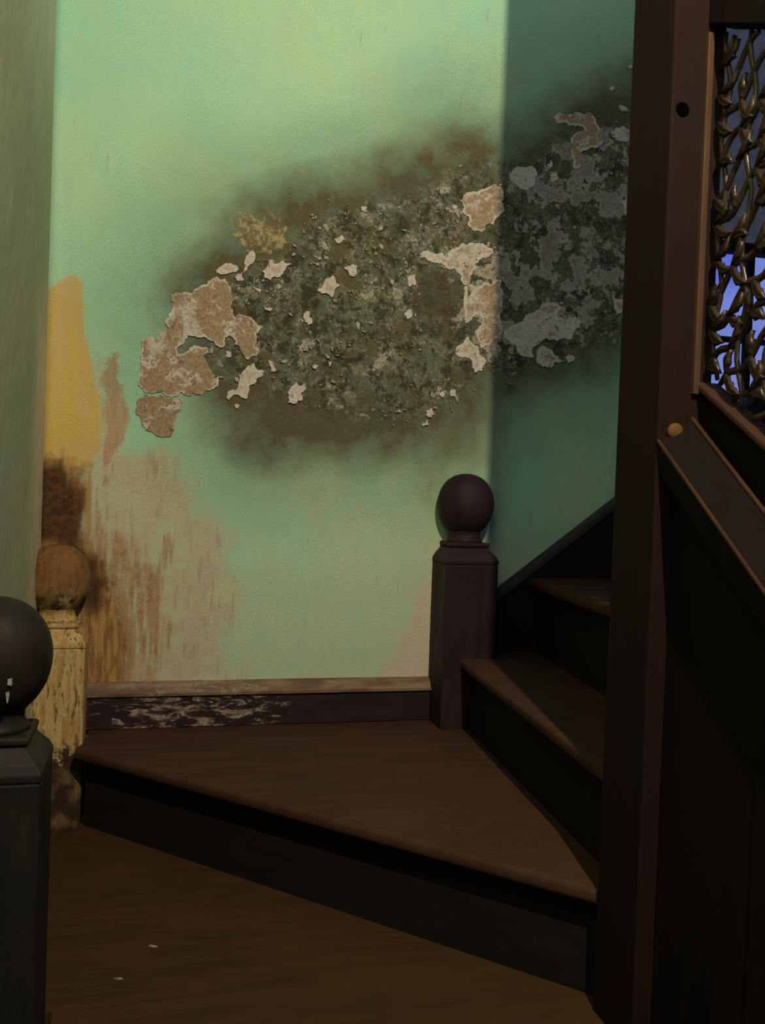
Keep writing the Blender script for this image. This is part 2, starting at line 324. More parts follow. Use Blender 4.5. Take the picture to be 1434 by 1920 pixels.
M_flake = flake_material()
def chip_material():
    n = N('pale_paint_chip', .7, .2); c = n.mix(n.ramp(n.noise(90, 3), .4, .6), (.20, .21, .16), (.34, .33, .28)); return n.fin(c)
M_chip = chip_material()
def burnt_material():
    n = N('scorched_yellow_paint', .75, .2); z = n.xyz()[2]
    st = n.noise(60, 5, .65, n.mapv((1, 1, .12))); fine = n.noise(55, 5, .65); mid = n.noise(16, 4)
    c = n.mix(n.ramp(st, .4, .62), (.56, .41, .17), (.44, .26, .085))
    c = n.mix(n.ramp(fine, .56, .70, 0, .8), c, (.60, .52, .34))
    c = n.mix(n.ramp(n.noise(95, 5, .7, n.mapv((1, 1, .2))), .53, .63, 0, .85), c, (.075, .035, .012))
    hot = n.ramp(n.math('ADD', z, n.math('MULTIPLY', n.math('SUBTRACT', mid, .5), .3)), 1.28, 1.42)
    c = n.mix(n.math('MULTIPLY', hot, .85), c, n.mix(n.ramp(st, .4, .6), (.10, .032, .010), (.20, .08, .022)))
    c = n.mix(n.math('MULTIPLY', n.ramp(n.math('ABSOLUTE', n.math('SUBTRACT', z, 1.345)), .04, .005), n.ramp(fine, .42, .58)), c, (.045, .035, .016))
    old = n.ramp(n.math('ADD', z, n.math('MULTIPLY', n.math('SUBTRACT', fine, .5), .20)), 1.0, .965)
    c = n.mix(n.math('MULTIPLY', old, n.ramp(mid, .45, .68, 1.0, .72)), c, (.038, .022, .012))
    return n.fin(c, n.math('ADD', st, fine), .5, .003)
M_burnt = burnt_material()
def leftwall_material():
    n = N('olive_stained_plaster', .85, .15)
    x, y, z = n.xyz()
    big = n.noise(5, 4); vs = n.noise(40, 5, .65, n.mapv((1, 1, .12))); fine = n.noise(60, 5, .65); grit = n.noise(420, 2, .7)
    c = n.mix(n.ramp(big, .35, .65), (.46, .58, .40), (.52, .57, .38))
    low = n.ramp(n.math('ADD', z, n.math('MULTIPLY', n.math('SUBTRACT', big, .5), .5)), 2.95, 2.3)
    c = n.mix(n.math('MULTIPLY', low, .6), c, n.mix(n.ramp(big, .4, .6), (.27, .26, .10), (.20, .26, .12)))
    c = n.mix(n.math('MULTIPLY', n.math('MULTIPLY', n.ramp(vs, .60, .68), n.ramp(z, 1.75, 1.95)), n.ramp(z, 2.5, 2.2)), c, (.52, .53, .38))
    edge = n.math('MULTIPLY', n.ramp(y, 2.12, 2.34), n.ramp(n.math('ADD', z, n.math('MULTIPLY', n.math('SUBTRACT', big, .5), .4)), 2.25, 1.95))  # corner highlight painted into the colour: lamp light on the rounded plaster edge
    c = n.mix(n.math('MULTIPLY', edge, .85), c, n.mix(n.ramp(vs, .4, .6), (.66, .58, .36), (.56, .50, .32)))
    c = n.mix(.28, c, n.mix(grit, (0, 0, 0), (1, 1, 1)), 'OVERLAY')
    return n.fin(c, n.math('ADD', vs, n.math('MULTIPLY', fine, .6)), .5, .003)
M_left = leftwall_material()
def base_material(name, amount, ca, cb):
    n = N(name, .6, .3); x = n.xyz()[0]
    g = n.noise(26, 5, .6, n.mapv((.3, 1, 1))); f = n.noise(42, 7, .72, n.mapv((.35, 1, 1.3)), .6)
    c = n.mix(n.ramp(g, .35, .65), ca, cb)
    where = n.math('MULTIPLY', n.ramp(x, .46, .25, .12, 1.0), n.ramp(x, -.16, .02, .55, 1))
    pal = n.ramp(n.math('ADD', f, n.math('MULTIPLY', n.math('SUBTRACT', where, 1), .20)), .475, .545)
    c = n.mix(n.math('MULTIPLY', pal, amount), c, n.mix(n.ramp(n.noise(70, 3), .4, .6), (.36, .29, .22), (.19, .12, .075)))
    return n.fin(c, n.math('ADD', pal, g), .4, .002)
M_base = base_material('peeling_dark_baseboard', .95, (.018, .009, .010), (.026, .013, .012))
M_basecap = base_material('worn_brown_moulding', .5, (.13, .070, .038), (.26, .17, .105))
def plain(name, c, rough=.7):
    n = N(name, rough, .3); return n.fin(n.mix(n.ramp(n.noise(30, 4), .4, .6), c, tuple(v*.8 for v in c)))
M_floor = plain('dark_board_floor', (.05, .03, .018)); M_right = plain('dim_grey_plaster', (.34, .33, .40))
M_brass = plain('golden_worn_wood', (.11, .058, .017), .85)
M_hole = plain('dark_knot', (.0015, .001, .001), 1.0); M_hole.node_tree.nodes['Principled BSDF'].inputs['Specular IOR Level'].default_value = 0
def pane_material():
    n = N('blue_dusk_pane', .2, .5); v = n.noise(3.5, 2)
    e = n.mix(n.ramp(v, .4, .6), (.09, .12, .60), (.17, .22, .60))
    n.put(n.b.inputs['Base Color'], (.02, .02, .04)); n.put(n.b.inputs['Emission Color'], e); n.b.inputs['Emission Strength'].default_value = 1.0
    return n.m
M_pane = pane_material()

# ------------------------------------------------------------------ walls
XL, D = -0.282, 2.45
def grid_mesh(name, xs, zs, fn):
    X, Z = np.meshgrid(xs, zs); nx, nz = len(xs), len(zs)
    co = fn(X.ravel(), Z.ravel())
    idx = np.arange(nx*nz).reshape(nz, nx)
    q = np.stack([idx[:-1, :-1], idx[:-1, 1:], idx[1:, 1:], idx[1:, :-1]], -1).reshape(-1, 4)
    me = bpy.data.meshes.new(name); me.vertices.add(nx*nz); me.vertices.foreach_set('co', co.ravel().astype(np.float32))
    me.loops.add(q.size); me.loops.foreach_set('vertex_index', q.ravel().astype(np.int32))
    me.polygons.add(len(q)); me.polygons.foreach_set('loop_start', np.arange(0, q.size, 4, dtype=np.int32)); me.polygons.foreach_set('loop_total', np.full(len(q), 4, np.int32))
    me.update(calc_edges=True); me.validate()
    me.polygons.foreach_set('use_smooth', [True]*len(q))
    return me
xs = np.concatenate([np.arange(XL, 1.46, .004), np.linspace(1.46, 1.53, 6)]); zs = np.concatenate([np.linspace(0, .94, 8), np.arange(.96, 3.24, .004), np.linspace(3.25, 3.7, 6)])
FIL = .03
masks = {}
def back_fn(X, Z):
    wob = (vnoise(X, Z, 9, 5, 1)-.5)*.09; wx, wz = X+wob, Z+(vnoise(X, Z, 9, 5, 2)-.5)*.10
    big = (vnoise(X, Z, 4, 3, 5)-.5)*.12
    so = soft(wx, Z+big, MASKS['soot'], .12, .18); so = np.maximum(so, .40*soft(wx, Z+big, MASKS['soot'], .0, .30)); so *= np.clip(1.08+.5*(vnoise(X, Z, 6, 4, 9)-.5), 0, 1)
    masks['a'] = (so, soft(wx, wz, MASKS['core'], .06, .035), soft(X+wob*.4, wz, MASKS['yellow'], .022, .018), soft(wx, wz, MASKS['scorch'], .06, .05))
    masks['b'] = (soft(wx, wz, MASKS['cream'], .09, .07), soft(wx, wz, MASKS['tan'], .022, .018), soft(wx, wz, MASKS['pink'], .06, .05), soft(wx, wz, MASKS['brown'], .02, .015))
    masks['c'] = (soft(wx, wz, MASKS['char'], .035, .05), soft(wx, wz, MASKS['buff'], .05, .04), soft(wx, wz, MASKS['redstreak'], .03, .03), soft(wx, wz, MASKS['olive'], .05, .05))
    masks['d'] = (soft(wx, wz, MASKS['bare'], .05, .04), soft(wx, wz, MASKS['rust'], .10, .05))+(X*0,)*2
    Y = np.full(X.shape, D) + (vnoise(X, Z, 2.2, 2, 3)-.5)*.008
    Y -= masks['a'][1]*(np.clip((vnoise(X, Z, 60, 3, 4)-.45)*6, 0, 1))*.0022      # curled paint standing proud
    dd = np.clip(X-XL, 0, FIL); Y -= FIL-np.sqrt(np.maximum(FIL**2-(FIL-dd)**2, 0))
    return np.stack([X, Y, Z], 1)
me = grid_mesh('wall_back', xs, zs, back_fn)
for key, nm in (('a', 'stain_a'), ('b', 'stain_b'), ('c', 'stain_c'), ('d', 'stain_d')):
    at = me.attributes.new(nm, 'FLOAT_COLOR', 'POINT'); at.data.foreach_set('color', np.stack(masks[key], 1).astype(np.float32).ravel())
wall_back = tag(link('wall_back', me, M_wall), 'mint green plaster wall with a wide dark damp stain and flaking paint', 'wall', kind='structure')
def patch(poly, k):
    p = np.array(poly, float)/1000.0; r = random.Random(k+3); out = []
    for _ in range(2):                                    # ragged, fractal outline
        q = []
        for a, b in zip(p, np.roll(p, -1, 0)):
            e = b-a; L = np.hypot(*e); q.append(a)
            if L > .006: q.append((a+b)/2+np.array((-e[1], e[0]))*r.uniform(-.22, .22))
        p = np.array(q)
    for a, b in zip(p, np.roll(p, -1, 0)):
        nseg = max(1, int(np.hypot(*(b-a))/.0045))
        for j in range(nseg):
            t = j/nseg; v = a+(b-a)*t; s = .0022 if j else .0008
            out.append((v[0]+r.uniform(-s, s), v[1]+r.uniform(-s, s)))
    ed = [(i, (i+1) % len(out)) for i in range(len(out))]
    mn, mx = p.min(0), p.max(0); pts = list(out); st = .007
    gx, gz = np.meshgrid(np.arange(mn[0], mx[0], st), np.arange(mn[1], mx[1], st)); gx = gx.ravel()+_rng.uniform(-.002, .002, gx.size); gz = gz.ravel()+_rng.uniform(-.002, .002, gz.size)
    o1000 = [(x*1000, z*1000) for x, z in out]; dist = sdf(gx, gz, o1000)
    pts += [(x, z) for x, z, d in zip(gx, gz, dist) if d < -.003]
    vco, _, faces, ov, _, _ = delaunay_2d_cdt([Vector(q) for q in pts], ed, [], 1, 1e-6)
    V = np.array([(v.x, v.y) for v in vco]); sd = sdf(V[:, 0], V[:, 1], o1000)
    nb = len(V); depth = np.clip(-sd, 0, .02)
    Yf = D-.0065+.0018*np.clip(depth/.012, 0, 1)-(vnoise(V[:, 0], V[:, 1], 45, 2, k)-.5)*.0025
    Yf = np.where(depth < .0015, D-.0055, Yf)
    verts = [(V[i, 0], Yf[i], V[i, 1]) for i in range(nb)]; fs = [tuple(f) for f in faces]
    from collections import Counter
    ec = Counter()
    for f in fs:
        for i in range(len(f)): ec[(f[i], f[(i+1) % len(f)])] += 1
    bnd = [e for e in ec if (e[1], e[0]) not in ec]
    back = {}
    for a, b in bnd:
        for v in (a, b):
            if v not in back: back[v] = len(verts); verts.append((V[v, 0]+.0, D+.004, V[v, 1]))
    fs += [(b, a, back[a], back[b]) for a, b in bnd]
    me = bpy.data.meshes.new('plaster_patch'); me.from_pydata(verts, [], fs); me.update()
    rim = np.zeros((len(verts), 4), np.float32); rim[:nb, 0] = np.clip(1-depth/.008, 0, 1); rim[nb:, 0] = 1; rim[:, 1] = HUE.get(k, .42); rim[:, 3] = 1
    at = me.attributes.new('edge', 'FLOAT_COLOR', 'POINT'); at.data.foreach_set('color', rim.ravel())
    bm = bmesh.new(); bm.from_mesh(me); bmesh.ops.recalc_face_normals(bm, faces=bm.faces); bm.to_mesh(me); bm.free()
    return link('plaster_patch', me, M_patch, wall_back)
HUE = {0: .60, 1: .95, 18: .55, 19: .5, 20: .55, 22: .42, 35: .6}
for k, poly in enumerate(PATCHES): patch(poly, k)
# crumbs of loose paint over the stain: uncountable, one object
def flakes():
    r = random.Random(11); verts, fs = [], []
    tx = np.array([r.uniform(.1, 1.42) for _ in range(9000)]); tz = np.array([r.uniform(1.65, 3.0) for _ in range(9000)])
    inn = soft(tx, tz, MASKS['core'], .03, .05)*(vnoise(tx, tz, 16, 3, 21) > .5)
    brn = soft(tx, tz, MASKS['brown'], .01, .01)
    n = 0
    for x, z, q, b in zip(tx, tz, inn, brn):
        if r.random() > q*.30 or r.random() < b*.85: continue
        s = r.uniform(.0010, .0028) if r.random() < .88 else r.uniform(.003, .006)
        k = r.randint(5, 7); a0 = r.random()*6.28; el = r.uniform(1, 2.4); an = r.random()*3.14
        tilt = r.uniform(-.5, .5); base = len(verts); ring = []
        for layer in (0, 1):
            for j in range(k):
                a = a0+6.283*j/k; rr = s*(.65+.6*((j*7+n) % 5)/5.0)
                u, v = rr*el*math.cos(a), rr*math.sin(a)
                du, dv = u*math.cos(an)-v*math.sin(an), u*math.sin(an)+v*math.cos(an)
                verts.append((x+du, (D-.0055-tilt*v*.5) if layer == 0 else D+.003, z+dv))
        fs.append(tuple(base+j for j in range(k)))
        for j in range(k): fs.append((base+j, base+k+j, base+k+(j+1) % k, base+(j+1) % k))
        n += 1
    me = bpy.data.meshes.new('paint_crumbs'); me.from_pydata(verts, [], fs); me.update()
    bm = bmesh.new(); bm.from_mesh(me); bmesh.ops.recalc_face_normals(bm, faces=bm.faces); bm.to_mesh(me); bm.free()
    tag(link('paint_crumbs', me, M_flake, wall_back), 'pale crumbs of loose paint over the dark stain', kind='stuff')
flakes()

ys = np.concatenate([np.linspace(-.9, 1.2, 20), np.arange(1.21, D-FIL, .006), [D-FIL+.002]]); zl = np.concatenate([np.linspace(0, .75, 8), np.arange(.76, 3.3, .008), np.linspace(3.32, 3.7, 6)])
def left_fn(Yv, Z):
    return np.stack([XL+(vnoise(Yv, Z, 2.5, 3, 31)-.5)*.010*np.clip((D-FIL-Yv)/.1, 0, 1)+(vnoise(Yv, Z, 40, 2, 33)-.5)*.0016, Yv, Z], 1)
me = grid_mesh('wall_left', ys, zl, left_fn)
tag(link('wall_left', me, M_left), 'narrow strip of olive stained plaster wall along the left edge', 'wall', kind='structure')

# wall beyond the turn of the stairs, with the window that glows blue through the carved screen
WX0, WX1, WZ0, WZ1 = 1.56, 2.10, 1.86, 2.49
bm = bmesh.new()
for x0, x1, z0, z1 in ((1.53, WX0, 0, 3.7), (WX1, 2.6, 0, 3.7), (WX0, WX1, 0, WZ0), (WX0, WX1, WZ1, 3.7)):
    bb = box(x0, x1, D, D+.1, z0, z1); tmp = bpy.data.meshes.new('t'); bb.to_mesh(tmp); bb.free(); bm.from_mesh(tmp); bpy.data.meshes.remove(tmp)
o = from_bm('trim_1', bm, M_right, wall_back); o.name = 'window_surround'
win = tag(empty('window_1', (1.85, D, WZ0)), 'small window glowing dusk blue behind the carved wooden screen', 'window', kind='structure')
from_bm('frame', box(WX0, WX0+.03, D-.01, D+.05, WZ0, WZ1), M_panel, win); from_bm('frame', box(WX1-.03, WX1, D-.01, D+.05, WZ0, WZ1), M_panel, win)
from_bm('frame', box(WX0+.03, WX1-.03, D-.01, D+.05, WZ0, WZ0+.03), M_panel, win); from_bm('frame', box(WX0+.03, WX1-.03, D-.01, D+.05, WZ1-.03, WZ1), M_panel, win)
for c_ in range(2):
    for r_ in range(2):
        px0 = WX0+.03+c_*.24; pz0 = WZ0+.03+r_*.30
        from_bm('pane', box(px0, px0+.238, D+.03, D+.036, pz0, pz0+.292), M_pane, win)
from_bm('glazing_bar', box(1.82, 1.838, D+.005, D+.045, WZ0+.03, WZ1-.03), M_panel, win)
for r_ in range(1): from_bm('glazing_bar', box(WX0+.03, WX1-.03, D+.012, D+.042, WZ0+.318+r_*.30, WZ0+.334+r_*.30), M_panel, win)
tag(from_bm('wall_right', box(2.6, 2.7, -.9, D+.1, 0, 3.7), M_right), 'dim grey plaster wall beyond the stairs', 'wall', kind='structure')
tag(from_bm('floor', box(XL, 2.6, -.9, D+.1, -.08, 0), M_floor), 'dark board floor at the foot of the stairs', 'floor', kind='structure')

# ------------------------------------------------------------------ baseboard
T = [0, .20, .40, .60, .798, .998, 1.196, 1.419, 1.64, 1.86]      # level of the floor and of each tread; T[4] is the near winder
bb = tag(empty('baseboard_back', (.3, D, T[5])), 'dark baseboard with peeling pale paint under the green wall', 'baseboard', kind='structure')
def sweep(prof, xa, xb):                                  # profile (out from wall, height) along X
    bm = bmesh.new(); A = [bm.verts.new((xa, D-o_, z_)) for o_, z_ in prof]; B = [bm.verts.new((xb, D-o_, z_)) for o_, z_ in prof]; k = len(prof)
    for i in range(k): bm.faces.new((A[i], A[(i+1) % k], B[(i+1) % k], B[i]))
    bm.faces.new(A); bm.faces.new(B[::-1]); return bm
from_bm('board', sweep([(-.01, T[5]+.001), (.022, T[5]+.001), (.022, T[5]+.088), (-.01, T[5]+.088)], -.16, .80), M_base, bb, bevel=.002)
from_bm('moulding', sweep([(-.01, T[5]+.089), (.030, T[5]+.089), (.031, T[5]+.097), (.024, T[5]+.103), (.020, T[5]+.112), (.012, T[5]+.121), (-.01, T[5]+.126)], -.16, .80), M_basecap, bb)

# ------------------------------------------------------------------ staircase
stair = tag(empty('staircase', (.3, 1.3, 0)), 'dark brown wooden winder staircase turning right up to the blue shadow', 'staircase')
def off(a, b, d):                                         # shift the segment a-b to its left by d
    a, b = Vector(a), Vector(b); n = Vector((-(b-a).y, (b-a).x)).normalized()*d
    return tuple(a+n), tuple(b+n)
def tread(pts, z, mat, nos=(0, 1)):
    th = .030; bm = prism_z(pts, z-th, z)
    bm.edges.ensure_lookup_table()
    a, b = Vector(pts[nos[0]]), Vector(pts[nos[1]])
    es = []
    for e in bm.edges:
        p, q = e.verts[0].co, e.verts[1].co
        if abs(p.z-q.z) < 1e-6:
            s = {tuple(round(v, 5) for v in p.xy), tuple(round(v, 5) for v in q.xy)}
            if s == {tuple(round(v, 5) for v in a), tuple(round(v, 5) for v in b)}: es.append(e)
    bmesh.ops.bevel(bm, geom=es, offset=.012, segments=4, affect='EDGES', profile=.5)
    return from_bm('tread', bm, mat, stair)
def riser(a, b, z0, z1, mat=None):
    a2, b2 = off(a, b, .02)
    return from_bm('riser', prism_z([a, b, b2, a2], z0+.0005, z1-.0305), mat or M_riser, stair)
def nose(a, b, s=.035): return off(a, b, s)
# lower straight steps up to the near winder
for i, y in ((1, .50), (2, .75), (3, 1.00)):
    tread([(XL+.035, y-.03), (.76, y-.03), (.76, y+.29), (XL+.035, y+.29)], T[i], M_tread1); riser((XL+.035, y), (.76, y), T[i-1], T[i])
y = 1.25
riser((-.13, y), (.737, y), T[3], T[4])
n2a, n2b = (-.172, 2.262), (.737, 1.328)
r2a, r2b = nose(n2a, n2b)
t1 = tread([(-.135, y-.03), (.737, y-.03), (.737, 1.323), (.80, 1.323), (.80, 1.345), (r2b[0]+.03, r2b[1]+.02), (r2a[0]+.0, r2a[1]+.03), (-.155, 2.31), (-.16, 2.25), (-.25, 2.25), (-.25, 1.48), (-.135, 1.48)], T[4], M_tread1)
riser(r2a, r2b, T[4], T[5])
n3a, n3b = (.842, 2.405), (.752, 1.324)
r3a, r3b = nose(n3a, n3b)
tread([n2a, n2b, (n2b[0]+.06, 1.324), (r3b[0]+.03, 1.36), (r3a[0]+.03, 2.448), (-.15, 2.448), (-.155, 2.31)], T[5], M_tread)
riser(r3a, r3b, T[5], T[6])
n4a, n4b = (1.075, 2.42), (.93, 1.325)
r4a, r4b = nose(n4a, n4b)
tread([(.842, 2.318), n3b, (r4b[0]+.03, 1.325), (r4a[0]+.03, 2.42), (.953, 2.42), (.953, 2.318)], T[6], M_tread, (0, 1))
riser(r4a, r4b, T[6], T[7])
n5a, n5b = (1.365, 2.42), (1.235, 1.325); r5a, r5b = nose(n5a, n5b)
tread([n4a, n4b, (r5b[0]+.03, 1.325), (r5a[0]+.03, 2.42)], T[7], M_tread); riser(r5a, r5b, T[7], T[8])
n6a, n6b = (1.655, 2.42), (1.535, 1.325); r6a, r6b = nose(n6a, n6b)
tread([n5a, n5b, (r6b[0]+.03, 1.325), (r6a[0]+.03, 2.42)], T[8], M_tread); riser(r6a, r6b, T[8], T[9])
tread([n6a, n6b, (1.86, 1.325), (1.95, 2.42)], T[9], M_tread)
# wall string climbing to the right of the corner, with a moulded cap
sl = .757; z_at = lambda x: ZC-.276+(x-.981)*sl
xa, xb = .951, 2.2
from_bm('string', prism_dir([(xa, D-.03, T[5]+.05), (xa, D-.03, z_at(xa)-.03), (xb, D-.03, z_at(xb)-.03), (xb, D-.03, z_at(xb)-.62), (xa+.5, D-.03, T[5]+.05)], (0, .035, 0)), M_string, stair)
from_bm('string_cap', prism_dir([(xa, D-.042, z_at(xa)-.029), (xa, D-.042, z_at(xa)), (xb, D-.042, z_at(xb)), (xb, D-.042, z_at(xb)-.029)], (0, .05, 0)), M_cap, stair, bevel=.006)
# low string along the left wall between the two left newels
from_bm('string', box(XL-.01, XL+.03, 1.48, 2.33, T[3], T[4]+.10), M_string, stair, bevel=.004)
from_bm('string', prism_dir([(XL-.01, .42, 0), (XL-.01, 1.32, .70), (XL-.01, 1.32, 1.0), (XL-.01, .42, .30)], (.04, 0, 0)), M_string, stair)

# ------------------------------------------------------------------ newel posts
def newel(x, y, ztop, zbot, mat, label, R_=.0815, group=None):
    t = tag(empty('newel_post', (x, y, zbot)), label, 'newel post')
    H = .180; zc = ztop-H/2; prof = []
    for k in range(0, 25):
        a = math.pi*k/24.0; zz = -math.cos(a); rr = math.sin(a)**.92
        prof.append((max(R_*rr*(1+.03*zz), .001), zc+zz*H/2))
    i0 = next(i for i, (r, z) in enumerate(prof) if r > .047)
    prof = [(.046, prof[i0][1]-.004)]+prof[i0:]; zn = prof[0][1]
    from_bm('finial', lathe(prof, x, y, 48), mat, t, smooth=True)
    from_bm('neck', lathe([(.053, zn-.031), (.049, zn-.024), (.044, zn-.014), (.045, zn-.002), (.047, zn)], x, y, 40), mat, t, smooth=True)
    zk = zn-.031
    from_bm('collar', lathe([(.054, zk-.014), (.058, zk-.010), (.058, zk-.003), (.054, zk)], x, y, sq=True), mat, t, bevel=.002)
    s = .0785
    from_bm('shoulder', lathe([(s, zk-.060), (s, zk-.050), (.071, zk-.036), (.059, zk-.022), (.054, zk-.0145)], x, y, sq=True), mat, t, bevel=.002)
    from_bm('shaft', lathe([(s-.001, zbot), (s-.001, zk-.0605)], x, y, sq=True), mat, t, bevel=.004)
    return t
nr = newel(.868, 2.400, ZC+.068, T[5]-.03, M_newel, 'dark plum-brown ball-topped newel against the green wall at the stair turn')
nl = newel(-.236, 2.395, ZC-.158, T[4]-.03, M_burnt, 'scorched newel with peeling yellow paint in the left corner')
nn = newel(-.223, 1.400, ZC-.172, T[3]-.03, M_near, 'near black ball-topped newel cut off by the left frame edge')
def chip(parent, c, nrm, upd, w, h, seed, name='paint_chip'):
    r = random.Random(seed); nrm = Vector(nrm).normalized(); u = Vector(upd).normalized(); s = nrm.cross(u).normalized(); c = Vector(c)
    bm = bmesh.new(); vs = []
    for j in range(11):
        a = 6.283*j/11; k = r.uniform(.6, 1.1); vs.append(bm.verts.new(c+s*w*k*math.cos(a)+u*h*k*math.sin(a)))
    f = bm.faces.new(vs); e = bmesh.ops.extrude_face_region(bm, geom=[f])
    for v in e['geom']:
        if isinstance(v, bmesh.types.BMVert): v.co += nrm*.0012
    o = from_bm(name, bm, M_chip, parent)
    if parent.parent: o.matrix_parent_inverse = Matrix()
    return o
def ball_pt(x, y, ztop, az, el):                          # a point and normal on a finial
    n = Vector((math.cos(el)*math.sin(az), -math.cos(el)*math.cos(az), math.sin(el)))
    return Vector((x+n.x*.0805, y+n.y*.0805, ztop-.09+n.z*.089)), n
for az, el, w_, h_, sd in ((.42, -.24, .004, .009, 1), (.41, -.45, .0025, .016, 2)):
    p, n_ = ball_pt(-.223, 1.40, ZC-.172, az, el); chip(next(q for q in nn.children if q.name.startswith('finial')), p, n_, (0, 0, 1), w_, h_, sd)
for x, z, w_, h_, sd in ((-.187, .985, .006, .009, 5), (-.184, .958, .005, .006, 6), (-.192, .935, .004, .006, 7), (-.190, 1.02, .003, .005, 8)):
    chip(nn, (x, 1.40-.0756, z), (0, -1, 0), (0, 0, 1), w_, h_, sd)

# ------------------------------------------------------------------ partition on the right
post = tag(empty('corner_post', (.80, 1.26, 0)), 'tall red-brown square post at the inner turn of the stairs', 'post')
PX0, PX1, PY0, PY1 = .738, .829, 1.197, 1.322
from_bm('shaft', box(PX0, PX1, PY0, PY1, 0, 3.6), M_post, post, bevel=.004)
kn = from_bm('knot', lathe([(.012, 0), (.011, .0015), (.005, .0018)], 0, 0, 14), M_hole, post); kn.rotation_euler = (math.pi/2, 0, 0); kn.matrix_parent_inverse = Matrix(); kn.location = (.757-.80, PY0+.0005-1.26, ZC+.600)
from_bm('bead', box(.792, .803, PY0-.008, PY0+.004, ZC+.17, ZC+.72), M_bead, post, bevel=.002)

part = tag(empty('panelled_balustrade', (.80, .8, 0)), 'black-brown panelled balustrade with a sloping handrail below the carved screen', 'balustrade')
YE = .30                                                  # the balustrade ends short of the foot of the stairs
zA = lambda y: ZC+.077-(1.17-y)*.79                       # lower edge of the handrail
zC = lambda y: ZC+.174-(1.188-y)*.63                      # foot of the carved screen
def slope_bar(name, x0, x1, f0, f1, ya, yb, mat, parent, bevel=.003):
    return from_bm(name, prism_dir([(x0, ya, f0(ya)), (x0, yb, f0(yb)), (x0, yb, f1(yb)), (x0, ya, f1(ya))], (x1-x0, 0, 0)), mat, parent, bevel=bevel)
Y0 = PY0-.0005
# handrail: a bar with a sloping top, its inner edge higher than the outer
def rail():
    bm = bmesh.new(); sec = [(.742, -.050), (.738, -.004), (.741, .0), (.796, .034), (.808, .030), (.808, -.050)]
    A = [bm.verts.new((x, Y0, zA(Y0)+dz)) for x, dz in sec]; B = [bm.verts.new((x, YE, zA(YE)+dz)) for x, dz in sec]; k = len(sec)
    for i in range(k): bm.faces.new((A[i], A[(i+1) % k], B[(i+1) % k], B[i]))
    bm.faces.new(A); bm.faces.new(B[::-1])
    return from_bm('handrail', bm, M_panel, part, bevel=.003)
hr = rail()
slope_bar('handrail_edge', .7365, .742, lambda y: zA(y)-.004, lambda y: zA(y)+.0015, Y0, YE, M_rail, part, .001)
slope_bar('handrail_edge', .793, .800, lambda y: zA(y)+.032, lambda y: zA(y)+.039, Y0, YE, M_rail, part, .002)
slope_bar('upper_board', .812, .836, lambda y: zA(y)-.05, zC, Y0, YE, M_panel, part)
slope_bar('screen_sill', .800, .840, zC, lambda y: zC(y)+.012, Y0, YE, M_rail, part)
slope_bar('panel', .768, .80, lambda y: max(0, .80-(1.25-y)*.8)-.05 if y > .35 else 0, lambda y: zA(y)-.051, Y0, YE, M_panel, part)
slope_bar('stile', .7655, .79, lambda y: zA(y)-.75, lambda y: zA(y)-.052, .98, .86, M_panel, part, .004)
pg = from_bm('peg', lathe([(.006, -.008), (.011, -.004), (.013, .0), (.0125, .003), (.008, .0055), (.003, .006)], 0, 0, 20), M_brass, part, smooth=True)
pg.matrix_parent_inverse = Matrix(); pg.rotation_euler = (math.pi/2, 0, 0); pg.location = (.765-.80, PY0-.004-.8, ZC+.112)
zT = lambda y: ZC+.738-(1.204-y)*.50                      # head of the carved screen
slope_bar('head_rail', .795, .845, zT, lambda y: zT(y)+.05, Y0, YE, M_panel, part)
slope_bar('head_panel', .806, .834, lambda y: zT(y)+.0505, lambda y: 3.6, Y0, YE, M_panel, part)
from_bm('end_post', box(.745, .855, YE-.1, YE-.0005, 0, 3.6), M_panel, part, bevel=.004)

for q in [q for q in part.children if q.name.startswith(('handrail_edge', 'peg'))]:
    mw = q.matrix_basis.copy(); q.parent = hr; q.matrix_parent_inverse = Matrix() if q.name.startswith('handrail') else Matrix.Translation(part.location); q.matrix_basis = mw

# ------------------------------------------------------------------ carved screen
scr = tag(empty('carved_screen', (.818, 1.1, ZC+.3)), 'openwork carved wooden screen of leaves and vines glowing blue through its gaps', 'screen')
SX = .818
def ribbon(pts, wdt, thk, name):                          # a carved band following points (y, z) in the plane of the screen
    bm = bmesh.new(); prev = None
    for i, (y, z) in enumerate(pts):
        a = Vector(pts[max(i-1, 0)]); b = Vector(pts[min(i+1, len(pts)-1)]); t = (b-a).normalized(); nrm = Vector((-t.y, t.x))
        ww = wdt*(1 if 0 < i < len(pts)-1 else .6)
        ring = [bm.verts.new((SX+dx*thk, y+nrm.x*ww*k, z+nrm.y*ww*k)) for dx, k in ((-.25, -1), (-1, -.35), (-1, .35), (-.25, 1), (.6, .8), (.6, -.8))]
        if prev:
            for j in range(6): bm.faces.new((prev[j], prev[(j+1) % 6], ring[(j+1) % 6], ring[j]))
        else: bm.faces.new(ring)
        prev = ring
    bm.faces.new(prev[::-1])
    return from_bm(name, bm, M_carve, scr, smooth=True)
S1 = .62
VINE = {}
def clampz(y, z): return min(max(z, zC(y)+.012), zT(y)-.002)
for k in range(-6, 16):                                   # vines climbing towards the stair foot
    h0 = zC(Y0)+.03+k*.052; pts = []
    for i in range(57):
        s = S1*i/56.0; y = Y0-.002-s; z = h0+.62*s+.010*math.sin(2*math.pi*s/.085+k*1.9)
        if zC(y)+.01 < z < zT(y)-.003: pts.append((y, z))
    if len(pts) > 3: VINE[k] = ribbon(pts, .0058, .0040, 'vine')
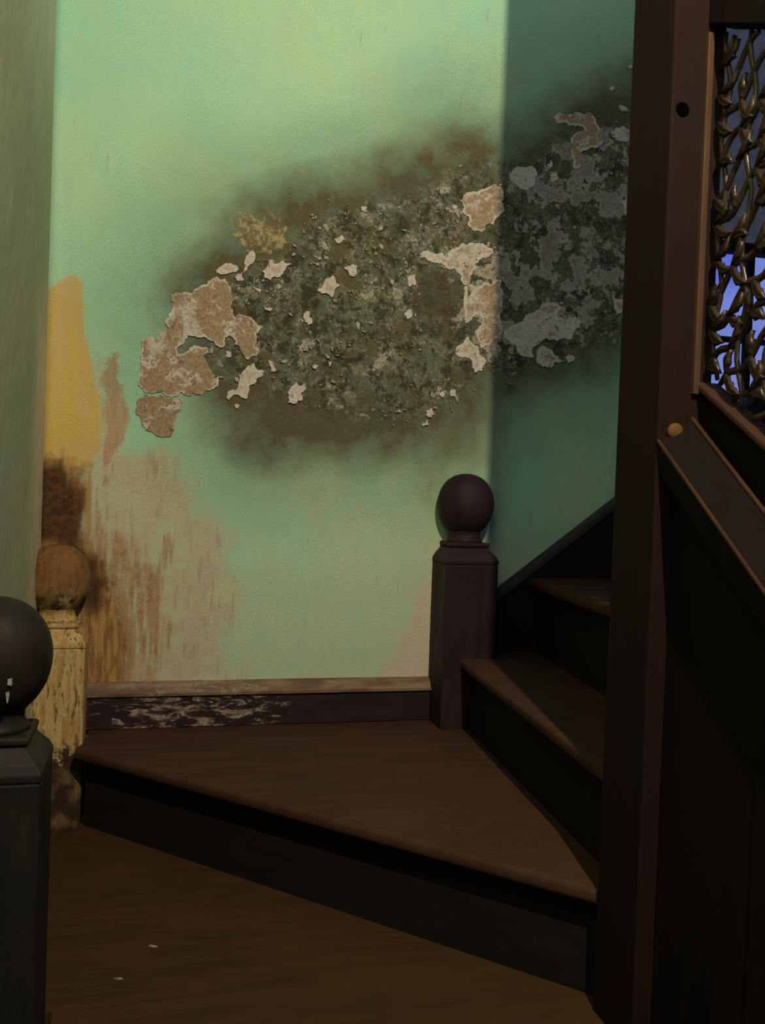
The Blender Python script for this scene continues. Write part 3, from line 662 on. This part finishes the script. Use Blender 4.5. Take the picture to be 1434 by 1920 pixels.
for k in range(11):                                       # upright wavy stems
    s0 = .020+k*.060; pts = []
    for i in range(40):
        z = zC(Y0)-.3+i*.024; y = Y0-s0-.009*math.sin(z*42+k*1.3)
        if zC(y)+.006 < z < zT(y)-.001 and y < Y0-.001: pts.append((y, z))
    if len(pts) > 3: ribbon(pts, .0050, .0035, 'stem')
def leaf_mesh(L, wd, curl, lobes):
    bm = bmesh.new(); n = 8; rows = []
    for i in range(n+1):
        t = i/n; u = L*t; b = curl*math.sin(t*2.2)*L; wv = wd*math.sin(math.pi*min(t*.94+.05, 1))**.8*(1+.22*math.cos(t*lobes*6.28))
        rows.append([bm.verts.new((-.001, u, b-wv)), bm.verts.new((-.005-.002*math.sin(t*3), u, b-wv*.35)), bm.verts.new((-.003, u, b)), bm.verts.new((-.006-.002*math.sin(t*3), u, b+wv*.4)), bm.verts.new((-.001, u, b+wv)), bm.verts.new((.003, u, b))])
    for a, b in zip(rows, rows[1:]):
        for j in range(6): bm.faces.new((a[j], a[(j+1) % 6], b[(j+1) % 6], b[j]))
    bm.faces.new(rows[0]); bm.faces.new(rows[-1][::-1]); bmesh.ops.recalc_face_normals(bm, faces=bm.faces)
    me = bpy.data.meshes.new('leaf'); bm.to_mesh(me); bm.free(); me.materials.append(M_carve)
    me.polygons.foreach_set('use_smooth', [True]*len(me.polygons)); return me
LEAF = [leaf_mesh(.042, .009, .25, 3), leaf_mesh(.034, .010, -.3, 2), leaf_mesh(.046, .0085, .35, 4)]
rl = random.Random(5)
for k in range(-6, 16):
    h0 = zC(Y0)+.03+k*.052
    for i in range(13):
        s = .006+i*.048+rl.uniform(-.006, .006); y = Y0-.004-s; z = h0+.62*s+.010*math.sin(2*math.pi*s/.085+k*1.9)
        if not zC(y)+.03 < z < zT(y)-.045 or s > S1-.03 or k not in VINE: continue
        for sg in ((1, -1) if rl.random() < .75 else (1,) if i % 2 else (-1,)):
            o = bpy.data.objects.new('leaf', LEAF[rl.randrange(3)]); col.objects.link(o); o.parent = VINE[k]
            o.location = (SX-.002, y, z)
            ang = (math.pi-.45-rl.uniform(.5, 1.0)) if sg > 0 else (math.pi+rl.uniform(.3, .8))   # angle from +Y towards +Z
            if s < .05: ang = math.pi-rl.uniform(.6, 1.0) if sg > 0 else math.pi+rl.uniform(.2, .6)
            o.rotation_euler = (ang, 0, 0)

# ------------------------------------------------------------------ small scuffs on the near winder
for x, y_, w_, h_, sd in ((.02, 1.66, .010, .004, 21), (-.035, 1.56, .009, .003, 22)):
    chip(stair, (x, y_, T[4]), (0, 0, 1), (.3, 1, 0), w_, h_, sd, 'scuff')
